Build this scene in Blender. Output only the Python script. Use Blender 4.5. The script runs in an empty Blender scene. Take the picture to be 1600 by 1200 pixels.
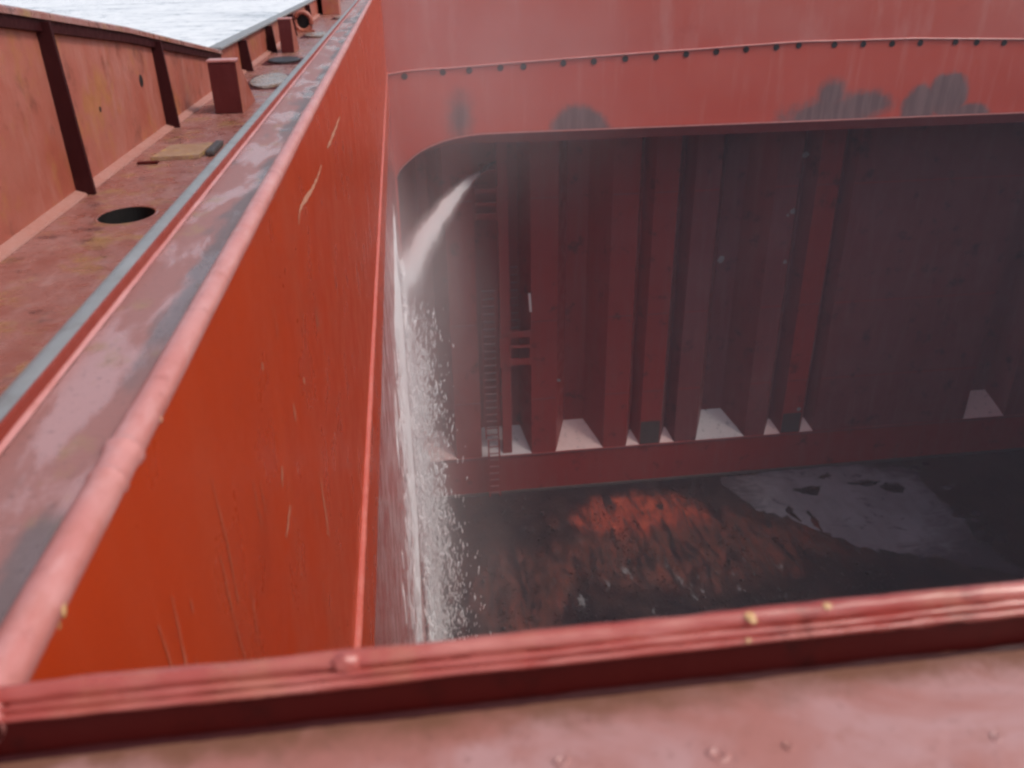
import bpy, bmesh, math, random
from mathutils import Vector, Matrix, noise
from mathutils.geometry import delaunay_2d_cdt
random.seed(7)
S = bpy.context.scene
COL = S.collection
R = math.radians

# ------------------------------------------------------------------ camera
cam_d = bpy.data.cameras.new('camera')
cam = bpy.data.objects.new('camera', cam_d)
COL.objects.link(cam)
pitch, roll, yaw = 0.470657405, -0.0166758269, 0.118018494
fw = Vector((math.sin(yaw) * math.cos(pitch), math.cos(yaw) * math.cos(pitch), -math.sin(pitch)))
r0 = Vector((math.cos(yaw), -math.sin(yaw), 0)); u0 = r0.cross(fw)
rt = math.cos(roll) * r0 + math.sin(roll) * u0
up = rt.cross(fw)
cam.matrix_world = Matrix(((rt.x, up.x, -fw.x, 0), (rt.y, up.y, -fw.y, 0), (rt.z, up.z, -fw.z, 2.0), (0, 0, 0, 1)))
cam_d.sensor_width = 36; cam_d.lens = 1312.04 / 1600 * 36
cam_d.clip_start = 0.05; cam_d.clip_end = 20000
cam_d.dof.use_dof = True; cam_d.dof.focus_distance = 9.0; cam_d.dof.aperture_fstop = 3.4
S.camera = cam

# ------------------------------------------------------------------ world, sun, exposure
SUN_EL, SUN_AZ = R(52), R(112)          # azimuth from +Y (along the ship) towards +X
W = bpy.data.worlds.new('World'); S.world = W; W.use_nodes = True
wt = W.node_tree; wt.nodes.clear()
sky = wt.nodes.new('ShaderNodeTexSky'); sky.sky_type = 'NISHITA'; sky.sun_disc = False
sky.sun_elevation = SUN_EL; sky.sun_rotation = SUN_AZ; sky.dust_density = 3.0; sky.air_density = 1.0
hs = wt.nodes.new('ShaderNodeHueSaturation'); hs.inputs['Saturation'].default_value = 0.64
bgd = wt.nodes.new('ShaderNodeBackground'); bgd.inputs['Strength'].default_value = 0.15
wo = wt.nodes.new('ShaderNodeOutputWorld')
wt.links.new(sky.outputs[0], hs.inputs['Color']); wt.links.new(hs.outputs[0], bgd.inputs[0]); wt.links.new(bgd.outputs[0], wo.inputs[0])
sun_d = bpy.data.lights.new('sun', 'SUN'); sun_d.energy = 1.45; sun_d.angle = R(14); sun_d.color = (1, .94, .85)
sun = bpy.data.objects.new('sun', sun_d); COL.objects.link(sun)
sdir = Vector((math.sin(SUN_AZ) * math.cos(SUN_EL), math.cos(SUN_AZ) * math.cos(SUN_EL), math.sin(SUN_EL)))
sun.rotation_euler = sdir.to_track_quat('Z', 'Y').to_euler()
S.view_settings.view_transform = 'Standard'; S.view_settings.look = 'None'
S.view_settings.exposure = 0.27; S.view_settings.gamma = 1; S.view_settings.use_curve_mapping = False
S.render.engine = 'CYCLES'
S.cycles.use_denoising = True
S.cycles.max_bounces = 8; S.cycles.diffuse_bounces = 4; S.cycles.glossy_bounces = 4
S.cycles.volume_bounces = 6; S.cycles.transparent_max_bounces = 16
S.cycles.pixel_filter_type = 'BLACKMAN_HARRIS'; S.cycles.filter_width = 2.6
S.cycles.use_adaptive_sampling = True; S.cycles.adaptive_threshold = 0.02; S.cycles.volume_step_rate = 0.8; S.cycles.volume_max_steps = 256
S.cycles.sample_clamp_indirect = 6

# ------------------------------------------------------------------ node helper
class N:
    def __init__(s, name):
        s.m = bpy.data.materials.new(name); s.m.use_nodes = True
        s.t = s.m.node_tree; s.t.nodes.clear()
        s.out = s.t.nodes.new('ShaderNodeOutputMaterial')
        s.co = s.n('ShaderNodeTexCoord').outputs['Object']
    def n(s, typ, **kw):
        x = s.t.nodes.new(typ)
        for k, v in kw.items(): setattr(x, k, v)
        return x
    def l(s, a, b):
        if isinstance(a, (int, float, tuple, list)): b.default_value = a
        else: s.t.links.new(a, b)
    def map(s, scale=(1, 1, 1), loc=(0, 0, 0), co=None):
        x = s.n('ShaderNodeMapping'); s.l(co or s.co, x.inputs[0])
        x.inputs['Scale'].default_value = scale; x.inputs['Location'].default_value = loc
        return x.outputs[0]
    def noise(s, scale, detail=4, rough=.55, sc=(1, 1, 1), loc=(0, 0, 0), dist=0, co=None):
        x = s.n('ShaderNodeTexNoise'); s.l(s.map(sc, loc, co), x.inputs['Vector'])
        x.inputs['Scale'].default_value = scale; x.inputs['Detail'].default_value = detail
        x.inputs['Roughness'].default_value = rough; x.inputs['Distortion'].default_value = dist
        return x.outputs[0]
    def ramp(s, v, a, b, lo=0., hi=1., smooth=True):
        x = s.n('ShaderNodeMapRange'); x.interpolation_type = 'SMOOTHSTEP' if smooth else 'LINEAR'
        s.l(v, x.inputs[0])
        for i, q in enumerate((a, b, lo, hi)): x.inputs[i + 1].default_value = q
        return x.outputs[0]
    def math(s, op, a, b=None, clamp=False):
        x = s.n('ShaderNodeMath', operation=op, use_clamp=clamp); s.l(a, x.inputs[0])
        if b is not None: s.l(b, x.inputs[1])
        return x.outputs[0]
    def mix(s, f, a, b):
        x = s.n('ShaderNodeMix', data_type='RGBA'); s.l(f, x.inputs['Factor'])
        s.l((*a, 1) if isinstance(a, tuple) else a, x.inputs['A']); s.l((*b, 1) if isinstance(b, tuple) else b, x.inputs['B'])
        return x.outputs['Result']
    def xyz(s):
        x = s.n('ShaderNodeSeparateXYZ'); s.l(s.co, x.inputs[0]); return x.outputs
    def blob(s, c, r, wob=None, wamt=.25, edge=(.85, 1.05)):
        """1 inside an ellipsoid about c with radii r, 0 outside, edge shaken by a noise"""
        m = s.map(tuple(1 / q for q in r), tuple(-p / q for p, q in zip(c, r)))
        x = s.n('ShaderNodeVectorMath', operation='LENGTH'); s.l(m, x.inputs[0])
        d = x.outputs['Value']
        if wob is not None: d = s.math('ADD', d, s.math('MULTIPLY', s.math('SUBTRACT', wob, .5), wamt * 2))
        return s.ramp(d, edge[0], edge[1], 1, 0)
    def done(s, color, rough=.5, spec=.5, bump=None, bs=.2, bd=.01, metal=0, coat=0):
        p = s.n('ShaderNodeBsdfPrincipled')
        s.l((*color, 1) if isinstance(color, tuple) else color, p.inputs['Base Color']); s.l(rough, p.inputs['Roughness'])
        s.l(spec, p.inputs['Specular IOR Level']); p.inputs['Metallic'].default_value = metal
        p.inputs['Coat Weight'].default_value = coat; p.inputs['Coat Roughness'].default_value = .2
        if bump is not None:
            b = s.n('ShaderNodeBump'); b.inputs['Strength'].default_value = bs; b.inputs['Distance'].default_value = bd
            s.l(bump, b.inputs['Height']); s.l(b.outputs[0], p.inputs['Normal'])
        s.l(p.outputs[0], s.out.inputs[0]); return s.m

def paint(name, c, chalk, dirt=(.05, .03, .03), k=1., rough=(.3, .5), chalk_amt=.5, dirt_amt=.3, streak=(1, 1, .12), bump=.15, rust=None, rust_amt=.3, spec=.5, coat=0):
    """old marine paint: large tone drift, chalked streaks, grime, fine relief"""
    q = N(name)
    big = q.ramp(q.noise(.7 * k, 3), .35, .7)
    st = q.ramp(q.noise(5 * k, 5, .65, streak), .45, .75)
    fine = q.noise(28 * k, 4, .65)
    g = q.ramp(q.noise(2.3 * k, 6, .7, loc=(3, 7, 1)), .55, .72)
    col = q.mix(q.math('MULTIPLY', big, chalk_amt * .6), c, chalk)
    col = q.mix(q.math('MULTIPLY', st, chalk_amt), col, chalk)
    if rust:
        rr = q.ramp(q.noise(1.6 * k, 6, .7, loc=(11, 2, 5)), .5, .68)
        col = q.mix(q.math('MULTIPLY', rr, rust_amt), col, rust)
    col = q.mix(q.math('MULTIPLY', g, dirt_amt), col, dirt)
    col = q.mix(q.math('MULTIPLY', q.ramp(fine, .55, .75), .06), col, dirt)
    ro = q.ramp(q.noise(4 * k, 4, .6, loc=(1, 1, 9)), .3, .7, rough[0], rough[1])
    return q.done(col, ro, spec, q.math('ADD', fine, q.math('MULTIPLY', q.noise(6 * k, 3), .8)), bump, .004 / k, coat=coat)

M = {}
# orange-red side coaming, crisp and glossy
M['wall'] = paint('orange_red_paint', (.41, .035, .003), (.42, .068, .026), (.22, .018, .006), .8, (.26, .38), .4, .22, (1, 1, .1), .05, spec=.35)
M['wall_faint'] = paint('faint_rubbed_paint', (.50, .11, .055), (.52, .16, .10), (.42, .05, .02), 6, (.3, .4), .5, .4)
M['wet'] = paint('wet_red_paint', (.32, .040, .028), (.40, .12, .10), (.12, .02, .02), .6, (.10, .25), .5, .3, (1, 2.5, .05), .10)
M['rim'] = paint('pink_rim_paint', (.47, .165, .145), (.58, .29, .275), (.24, .05, .04), 5, (.28, .48), .7, .45, (1, .3, 1), .6, (.36, .11, .07), .35, coat=.12)
M['band'] = paint('dull_red_bar_side', (.22, .030, .018), (.30, .08, .06), (.10, .012, .01), 4, (.4, .6), .4, .3, spec=.3)
M['coral'] = paint('coral_red_bar_paint', (.46, .085, .055), (.56, .19, .15), (.22, .03, .02), 6, (.3, .5), .5, .3, (1, 1, 1), .5)
M['rimx'] = paint('pink_red_lip_paint', (.33, .042, .032), (.56, .215, .18), (.12, .012, .010), 6, (.24, .42), .62, .6, (.18, 1, 1), .8, (.42, .17, .10), .35, coat=.25)
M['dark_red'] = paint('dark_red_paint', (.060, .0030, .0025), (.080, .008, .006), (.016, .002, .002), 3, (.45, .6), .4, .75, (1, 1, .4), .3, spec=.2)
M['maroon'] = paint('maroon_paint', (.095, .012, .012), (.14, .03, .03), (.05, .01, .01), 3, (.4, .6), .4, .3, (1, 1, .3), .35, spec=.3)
M['stay'] = paint('shade_and_grime_maroon', (.034, .004, .005), (.055, .010, .011), (.02, .004, .004), 3, (.5, .7), .4, .3, (1, 1, .3), .35, spec=.2)  # shade on stays and under the cap put into the colour; also weld grime
M['bulw'] = paint('salmon_red_paint', (.35, .090, .058), (.41, .165, .13), (.15, .045, .028), .9, (.35, .6), .75, .65, (1, 1, .3), .2, (.38, .15, .05), .75)
M['deck'] = paint('worn_deck_paint', (.24, .078, .060), (.35, .19, .175), (.085, .035, .032), 1.5, (.14, .6), .8, .8, (1, .5, 1), .5, (.30, .165, .07), .9)
M['strip'] = paint('pale_base_strip_paint', (.38, .165, .13), (.42, .23, .20), (.2, .08, .06), 3, (.4, .6), .6, .4)
M['far'] = paint('red_end_plate_paint', (.46, .085, .062), (.52, .20, .175), (.30, .05, .04), .25, (.35, .55), .6, .25, (1, 1, .25), .1)
M['bulk'] = paint('deep_red_hold_paint', (.25, .023, .019), (.235, .060, .056), (.06, .012, .012), .5, (.4, .6), .65, .8, (1, 1, .12), .1)
M['bulk_dull'] = paint('dull_brown_red_hold_paint', (.17, .042, .044), (.20, .09, .095), (.055, .026, .029), .5, (.4, .6), .65, .8, (1, 1, .12), .1)
M['shed'] = paint('pale_pink_plate', (.60, .40, .38), (.66, .48, .46), (.20, .13, .14), 1.6, (.5, .7), .5, .7, (1, 1, 1), .1)  # pale colour of the sloping shedder plates, a pink and a grey version
M['shed_grey'] = paint('pale_grey_plate', (.44, .38, .39), (.5, .46, .46), (.07, .06, .07), 1.2, (.5, .7), .5, .85, (1, 1, 1), .1)
M['patch'] = paint('grey_bare_patch', (.06, .05, .05), (.09, .08, .07), (.03, .025, .025), 1, (.5, .7), .4, .4)
M['grey'] = paint('bare_grey_steel', (.22, .215, .215), (.31, .30, .30), (.12, .09, .07), 4, (.3, .5), .5, .45, (1, .3, 1), .3)
M['lid'] = paint('sheen_streaked_lid', (.20, .13, .10), (.42, .38, .36), (.06, .045, .04), 3, (.12, .4), .9, .6, (1, .6, 1), .4, (.34, .2, .1), .5)  # pale streaks put the sky's reflection on wet lids into the colour
M['scratch'] = paint('pale_scrape', (.52, .22, .14), (.58, .30, .21), (.44, .10, .05), 6, (.4, .6), .5, .4)
M['yellow'] = paint('worn_yellow_paint', (.30, .16, .085), (.36, .24, .18), (.10, .055, .045), 3.2, (.45, .65), .8, .8, (1, 1, 1), .4, (.50, .33, .10), .95)
M['ochre'] = paint('ochre_chip', (.56, .32, .13), (.62, .44, .30), (.4, .15, .08), 40, (.4, .6))
M['black'] = paint('black_opening', (.005, .003, .003), (.007, .004, .004), (.003, .002, .002), 2, (.6, .8), .2, .2)
M['pale'] = paint('pale_fitting_paint', (.70, .66, .66), (.78, .74, .74), (.4, .36, .36), 6, (.4, .6))
M['hose'] = paint('dark_hose_rubber', (.03, .025, .028), (.05, .04, .04), (.015, .012, .012), 8, (.4, .6))

def mat_coaming_top(name, lng):
    # worn top plate: pink paint, grey bare strips, pale wet spots
    q = N(name)
    sc = (1, .30, 1) if lng else (.3, 1, 1)
    a = q.ramp(q.noise(7, 6, .65, sc, dist=.4), .46, .58)
    b = q.ramp(q.noise(4.3, 5, .6, sc, (4, 1, 0), dist=.3), .52, .64)
    o = q.ramp(q.noise(9, 6, .7, (1, .6, 1), (9, 4, 0)), .55, .68)
    xx = q.xyz()[0]
    e = q.math('ADD', xx, q.math('MULTIPLY', q.math('SUBTRACT', q.noise(5, 6, .65, (1, .35, 1), (2, 6, 0)), .5), .16))
    e = q.math('MULTIPLY', q.ramp(e, -.585, -.555), q.ramp(q.noise(1.3, 3, .5, loc=(4, 4, 4)), .42, .55))
    f = q.noise(60, 5, .7)
    col = q.mix(a, (.29, .122, .105), (.39, .205, .195))
    col = q.mix(q.math('MULTIPLY', o, .8), col, (.30, .165, .095))
    col = q.mix(q.math('MULTIPLY', q.math('MAXIMUM', b, e), .8), col, (.115, .095, .095))
    col = q.mix(q.ramp(f, .56, .70, 0, .6), col, (.08, .05, .045))
    ro = q.ramp(a, 0, 1, .45, .2)
    return q.done(col, ro, .5, q.math('ADD', q.noise(25, 5), f), .35, .003)
M['top'] = mat_coaming_top('worn_coaming_top', True)

def mat_ledge():
    q = N('worn_ledge_paint')
    a = q.ramp(q.noise(6, 5, .6, (.6, 1, 1), dist=.5), .4, .62)
    o = q.ramp(q.noise(14, 6, .7, loc=(9, 4, 0)), .56, .7)
    y = q.xyz()[1]
    # grime caught along the foot of the upstand
    g = q.math('ADD', q.math('MULTIPLY', y, 1), q.math('MULTIPLY', q.noise(9, 6, .7, loc=(2, 2, 2)), .11))
    g = q.ramp(g, .700, .752)
    f = q.noise(70, 5, .7)
    col = q.mix(a, (.35, .138, .115), (.42, .225, .215))
    col = q.mix(q.math('MULTIPLY', o, .6), col, (.28, .105, .075))
    col = q.mix(q.math('MULTIPLY', g, .9), col, (.17, .075, .045))
    col = q.mix(q.ramp(f, .58, .72, 0, .45), col, (.16, .065, .055))
    ring = q.noise(16, 4, .5, loc=(5, 8, 0), dist=1.5)
    return q.done(col, q.ramp(a, 0, 1, .42, .28), .5, q.math('ADD', q.math('MULTIPLY', ring, 1.2), f), .22, .003)
M['ledge'] = mat_ledge()

def mat_far_beam():
    # end coaming with grey scorched patches above the lower edge
    q = N('red_end_plate_with_grey_patches')
    wob = q.mix(.5, q.noise(.8, 4, .6), q.noise(2.6, 7, .72, (1, 1, .7), (3, 1, 2)))
    wob = q.math('MULTIPLY', wob, 1.)
    st = q.noise(3, 4, .6, (1, 1, .1))
    big = q.ramp(q.noise(.22, 3), .35, .7)
    col = q.mix(q.math('MULTIPLY', big, .35), (.47, .070, .045), (.52, .15, .12))
    col = q.mix(q.ramp(st, .5, .75, 0, .35), col, (.52, .18, .15))
    grey = q.mix(q.ramp(st, .4, .62), (.125, .088, .090), (.18, .125, .125))
    tot = None
    for c, r, w, e in (((6.1, 30, -3.6), (1.1, 9, 1.05), .45, (.75, 1.1)), ((15.3, 30, -3.5), (1.9, 9, .9), .9, (.55, 1.2)),
                       ((15.3, 30, -2.6), (.6, 9, .6), .9, (.4, 1.25)), ((16.6, 30, -3.0), (1.2, 9, .6), .9, (.45, 1.2)),
                       ((19.8, 30, -2.75), (.85, 9, .85), .5, (.78, 1.1)), ((18.8, 30, -3.2), (.75, 9, .9), .5, (.75, 1.1)),
                       ((20.9, 30, -3.5), (.9, 9, .45), .7, (.7, 1.15)), ((1.9, 30, -3.0), (.5, 9, .9), .9, (.1, 1.5))):
        b = q.blob(c, r, wob, w, e)
        tot = b if tot is None else q.math('MAXIMUM', tot, b)
    col = q.mix(q.math('MULTIPLY', tot, .95), col, grey)
    return q.done(col, q.ramp(wob, .3, .7, .35, .55), .5, q.noise(6, 4), .08, .01)
M['beam'] = mat_far_beam()

def mat_floor():
    q = N('wet_fouled_hold_floor')
    n1 = q.noise(.55, 6, .62, (1, .75, 1), dist=.6)
    n2 = q.noise(1.6, 6, .7, (1.3, .55, 1), (5, 3, 0), dist=.4)
    wob = q.noise(.5, 6, .65, (1.2, .7, 1), (2, 8, 0), dist=.5)
    sm = q.noise(1.15, 6, .68, (1.5, .36, 1), (5, 3, 0), dist=.9)
    r = q.blob((9.3, 31.3, -21.3), (4.2, 1.9, 3), wob, .6, (.55, 1.1))
    r2 = q.math('MULTIPLY', q.blob((11.5, 28.4, -21.3), (8.2, 2.8, 3), wob, .7, (.5, 1.15)), .95)
    r3 = q.math('MULTIPLY', q.blob((2.8, 26.6, -21.3), (3.0, 3.6, 3), wob, .7, (.45, 1.15)), .85)
    rust = q.math('MAXIMUM', r, q.math('MAXIMUM', r2, r3))
    rust = q.math('MULTIPLY', rust, q.ramp(sm, .36, .60))
    col = q.mix(q.ramp(n1, .35, .65), (.012, .010, .013), (.034, .022, .022))
    rc_ = q.mix(q.ramp(n2, .40, .72), (.070, .025, .020), (.150, .036, .025))
    rc_ = q.mix(r, rc_, q.mix(q.ramp(n2, .45, .7), (.22, .036, .022), (.36, .065, .034)))
    col = q.mix(q.math('MULTIPLY', rust, .92), col, rc_)
    g = q.math('MULTIPLY', q.ramp(q.noise(1.1, 5, .7, (1.5, .6, 1), (7, 7, 0)), .60, .70), q.blob((11, 26.2, -21.3), (9, 2.0, 3), wob, .5, (.6, 1.1)))
    col = q.mix(q.math('MULTIPLY', g, .8), col, (.17, .17, .18))
    ro = q.ramp(rust, 0, 1, .30, .9)
    return q.done(col, ro, .3, q.math('ADD', n2, q.noise(9, 6, .75, (1.2, .6, 1))), .6, .06)
M['floor'] = mat_floor()

def mat_puddle():
    q = N('muddy_grey_water')
    n = q.noise(.6, 4, .6, (1, .5, 1))
    col = q.mix(q.ramp(n, .35, .7), (.145, .128, .150), (.195, .180, .21))
    sk = q.noise(.75, 7, .7, (.8, 1.5, 1), (4, 2, 0), dist=1.0)
    far_ = q.blob((19.5, 30.6, -21.3), (5.6, 5.2, 5), sk, .55, (.55, 1.05))
    dk = q.math('MAXIMUM', q.ramp(sk, .56, .68, 0, .75), q.math('SUBTRACT', 1., far_))
    col = q.mix(q.math('MULTIPLY', dk, .85), col, (.030, .025, .032))
    return q.done(col, .14, .5, q.math('ADD', q.noise(2.5, 3, .5, (1, .4, 1)), q.noise(9, 3, .5, (1, .5, 1))), .10, .02)
M['puddle'] = mat_puddle()

def mat_sea():
    q = N('pale_choppy_sea')
    w = q.math('ADD', q.math('MULTIPLY', q.noise(.35, 8, .68, (1, 1.7, 1), dist=.8), .65), q.math('MULTIPLY', q.noise(.12, 5, .6, (1.4, 1, 1), (5, 9, 0), dist=1.2), .35))
    w2 = q.math('ADD', q.math('MULTIPLY', q.noise(.045, 5, .6, (1, 2.6, 1), (3, 3, 0)), .6), q.math('MULTIPLY', q.noise(.011, 3, .5, (1, 2, 1), (1, 3, 0)), .4))
    sky_glare = q.math('MULTIPLY', q.ramp(w, .30, .56, .15, 1), q.ramp(w2, .28, .50, .25, 1))  # white sky reflection on the water, put into the colour below
    col = q.mix(sky_glare, (.30, .34, .40), (.86, .87, .88))
    return q.done(col, q.ramp(sky_glare, 0, 1, .12, .5), .5, w, .9, .5)
M['sea'] = mat_sea()

def mat_water():
    q = N('white_aerated_water')
    d = q.n('ShaderNodeBsdfDiffuse'); d.inputs[0].default_value = (.97, .96, .97, 1)
    t = q.n('ShaderNodeBsdfTranslucent'); t.inputs[0].default_value = (.97, .96, .97, 1)
    m = q.n('ShaderNodeMixShader'); m.inputs[0].default_value = .3
    q.l(d.outputs[0], m.inputs[1]); q.l(t.outputs[0], m.inputs[2]); q.l(m.outputs[0], q.out.inputs[0]); return q.m
M['drop'] = mat_water()

def volume_mat(name, build, color=(.96, .95, .96), aniso=.2):
    q = N(name)
    v = q.n('ShaderNodeVolumePrincipled'); v.inputs['Color'].default_value = (*color, 1)
    v.inputs['Anisotropy'].default_value = aniso
    q.l(build(q), v.inputs['Density']); q.l(v.outputs[0], q.out.inputs['Volume'])
    return q.m

# ------------------------------------------------------------------ mesh helpers
def link(name, bm, mat, parent=None, smooth=False):
    me = bpy.data.meshes.new(name)
    bmesh.ops.recalc_face_normals(bm, faces=bm.faces)
    if smooth:
        for f in bm.faces: f.smooth = True
    bm.to_mesh(me); bm.free()
    me.materials.append(mat)
    o = bpy.data.objects.new(name, me); COL.objects.link(o)
    if parent: o.parent = parent
    return o
def tag(o, label, cat, group=None):
    o['label'] = label; o['category'] = cat
    if group: o['group'] = group
    return o
def thing(name, label, cat, group=None):
    o = bpy.data.objects.new(name, None); o.empty_display_size = .2; COL.objects.link(o)
    return tag(o, label, cat, group)
def kind(o, k): o['kind'] = k; return o
def box(bm, x0, x1, y0, y1, z0, z1, bev=0):
    r = bmesh.ops.create_cube(bm, size=1)
    for v in r['verts']:
        v.co = Vector((x0 if v.co.x < 0 else x1, y0 if v.co.y < 0 else y1, z0 if v.co.z < 0 else z1))
    if bev:
        es = list({e for v in r['verts'] for e in v.link_edges})
        bmesh.ops.bevel(bm, geom=es, offset=bev, segments=2, affect='EDGES', profile=.5)
    return bm
def B(*a, **k): return box(bmesh.new(), *a, **k)
def prism(pts, axis, a, b):
    """closed outline pts (2D) extruded along axis from a to b"""
    bm = bmesh.new()
    def P(p, t): return {'x': (t, p[0], p[1]), 'y': (p[0], t, p[1]), 'z': (p[0], p[1], t)}[axis]
    A = [bm.verts.new(P(p, a)) for p in pts]; C = [bm.verts.new(P(p, b)) for p in pts]
    n = len(pts)
    bm.faces.new(A); bm.faces.new(C[::-1])
    for i in range(n): bm.faces.new((A[i], A[(i + 1) % n], C[(i + 1) % n], C[i]))
    return bm
def tube(bm, pts, rad, seg=8, caps=True):
    pts = [Vector(p) for p in pts]; rings = []
    for i, p in enumerate(pts):
        d = (pts[min(i + 1, len(pts) - 1)] - pts[max(i - 1, 0)]).normalized()
        a = d.cross(Vector((0, 0, 1)) if abs(d.z) < .9 else Vector((1, 0, 0))).normalized(); b = d.cross(a)
        r = rad[i] if isinstance(rad, (list, tuple)) else rad
        rings.append([bm.verts.new(p + r * (math.cos(t) * a + math.sin(t) * b)) for t in [2 * math.pi * k / seg for k in range(seg)]])
    for u, v in zip(rings, rings[1:]):
        for k in range(seg): bm.faces.new((u[k], u[(k + 1) % seg], v[(k + 1) % seg], v[k]))
    if caps: bm.faces.new(rings[0][::-1]); bm.faces.new(rings[-1])
    return bm
def sweep(profile, stations, place, wob=0., freq=3., wfreq=1., bump=None):
    """open profile swept along stations; wob shakes the surface like chipped, over-painted steel"""
    bm = bmesh.new(); rows = []
    for s in stations:
        row = []
        for i, p in enumerate(profile):
            co = Vector(place(p, s))
            if wob:
                co += wob * Vector(noise.noise_vector(Vector((s * freq, i * .35 * wfreq, 1.7))))
                co += wob * .5 * Vector(noise.noise_vector(Vector((s * freq * 4, i * .9, 5.1))))
            if bump: co += bump(co, i, s)
            row.append(bm.verts.new(co))
        rows.append(row)
    for a, b in zip(rows, rows[1:]):
        for i in range(len(profile) - 1): bm.faces.new((a[i], a[i + 1], b[i + 1], b[i]))
    return bm
def frange(a, b, n): return [a + (b - a) * i / (n - 1) for i in range(n)]

# measures (metres): deck z = 0, coaming rim z = 1.3, hold floor z = -21.3
XW = -.475            # inner face of the side coaming
YN, YF, YB = .735, 30., 34.
ZF = -21.3
ZL = -1.40            # half-round bar at deck level

# ------------------------------------------------------------------ sea, decks, hull
bm = bmesh.new()
ZS = -11.
for x0, x1, y0, y1 in ((-9000, -3.4, -9000, 9000), (46, 9000, -9000, 9000), (-3.4, 46, -9000, -40), (-3.4, 46, 90, 9000)):
    bm.faces.new([bm.verts.new(p) for p in ((x0, y0, ZS), (x1, y0, ZS), (x1, y1, ZS), (x0, y1, ZS))])
kind(link('sea', bm, M['sea']), 'structure')

MHX, MHY, MRX, MRY = -2.51, 7.71, .235, .29
def deck_mesh():
    bm = bmesh.new(); z = 0
    def quad(x0, x1, y0, y1): bm.faces.new([bm.verts.new(p) for p in ((x0, y0, z), (x1, y0, z), (x1, y1, z), (x0, y1, z))])
    hx0, hx1, hy0, hy1 = MHX - .4, MHX + .4, MHY - .5, MHY + .5
    x0, x1 = -3.25, -.765
    quad(x0, x1, -40, hy0); quad(x0, x1, hy1, 90); quad(x0, hx0, hy0, hy1); quad(hx1, x1, hy0, hy1)
    n = 40; inn = []; out = []
    for k in range(n):
        t = 2 * math.pi * (k + .5) / n; c, s_ = math.cos(t), math.sin(t)
        inn.append(bm.verts.new((MHX + MRX * c, MHY + MRY * s_, z)))
        m = max(abs(c) / .4, abs(s_) / .5); out.append(bm.verts.new((MHX + c / m, MHY + s_ / m, z)))
    for k in range(n): bm.faces.new((inn[k], out[k], out[(k + 1) % n], inn[(k + 1) % n]))
    for cx, cy in ((hx0, hy0), (hx1, hy0), (hx1, hy1), (hx0, hy1)):
        # corner fillers of the ring
        vs = sorted(out, key=lambda v: (v.co.x - cx) ** 2 + (v.co.y - cy) ** 2)[:2]
        if abs(vs[0].co.x - vs[1].co.x) > 1e-5 and abs(vs[0].co.y - vs[1].co.y) > 1e-5:
            bm.faces.new((vs[0], vs[1], bm.verts.new((cx, cy, z))))
    quad(-.765, 46, YF + .5, 90); quad(29.5, 46, -40, YF + .5); quad(-.765, 29.5, -40, -2.0)
    return bm
deck = kind(link('main_deck', deck_mesh(), M['deck']), 'structure')
well = bmesh.new(); ring = []
for z in (-.003, -1.4): ring.append([well.verts.new((MHX + (MRX + .002) * math.cos(t), MHY + (MRY + .002) * math.sin(t), z)) for t in frange(0, 2 * math.pi, 41)[:-1]])
for k in range(40): well.faces.new((ring[0][k], ring[1][k], ring[1][(k + 1) % 40], ring[0][(k + 1) % 40]))
well.faces.new(ring[1])
mh = thing('manhole', 'open oval manhole in the side deck beside the grey bar', 'manhole')
link('well', well, M['black'], mh)
lip = bmesh.new()
prof = [(1.0, .001), (1.0, .006), (1.06, .009), (1.12, .002)]
rows = [[lip.verts.new((MHX + MRX * f * math.cos(t), MHY + MRY * f * math.sin(t), h)) for f, h in prof] for t in frange(0, 2 * math.pi, 49)[:-1]]
for k in range(48):
    for i in range(3): lip.faces.new((rows[k][i], rows[k][i + 1], rows[(k + 1) % 48][i + 1], rows[(k + 1) % 48][i]))
link('rim', lip, M['deck'], mh, True)

hull = kind(bpy.data.objects.new('ship_hull', None), 'structure'); COL.objects.link(hull)
link('side_shell', B(-3.30, -3.252, -40, 90, -20, -.02), M['maroon'], hull)
link('side_shell', B(46.0, 46.05, -40, 90, -20, -.02), M['maroon'], hull)

# ------------------------------------------------------------------ hold: floor, walls below deck
bm = bmesh.new(); nx, ny = 150, 110
vs = []
for j in range(ny + 1):
    row = []
    for i in range(nx + 1):
        x = -.47 + 32.47 * i / nx; y = 17 + 17.6 * j / ny
        h = 0
        lump = noise.fractal(Vector((x * .9, y * .55, 3.3)), 1.0, 2.1, 4)
        zone = max(0, 1 - ((x - 9) / 7) ** 2 - ((y - 29.5) / 4.5) ** 2) + max(0, 1 - ((x - 3) / 3.2) ** 2 - ((y - 27) / 3) ** 2) * .7
        h = max(0, lump + .25) * .11 * min(1, zone * 1.5)
        row.append(bm.verts.new((x, y, ZF + h)))
    vs.append(row)
for j in range(ny):
    for i in range(nx): bm.faces.new((vs[j][i], vs[j][i + 1], vs[j + 1][i + 1], vs[j + 1][i]))
kind(link('hold_floor', bm, M['floor'], None, True), 'structure')
kind(link('hold_floor', B(-.47, 32, -4, 17, ZF - .1, ZF), M['floor']), 'structure')

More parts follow.
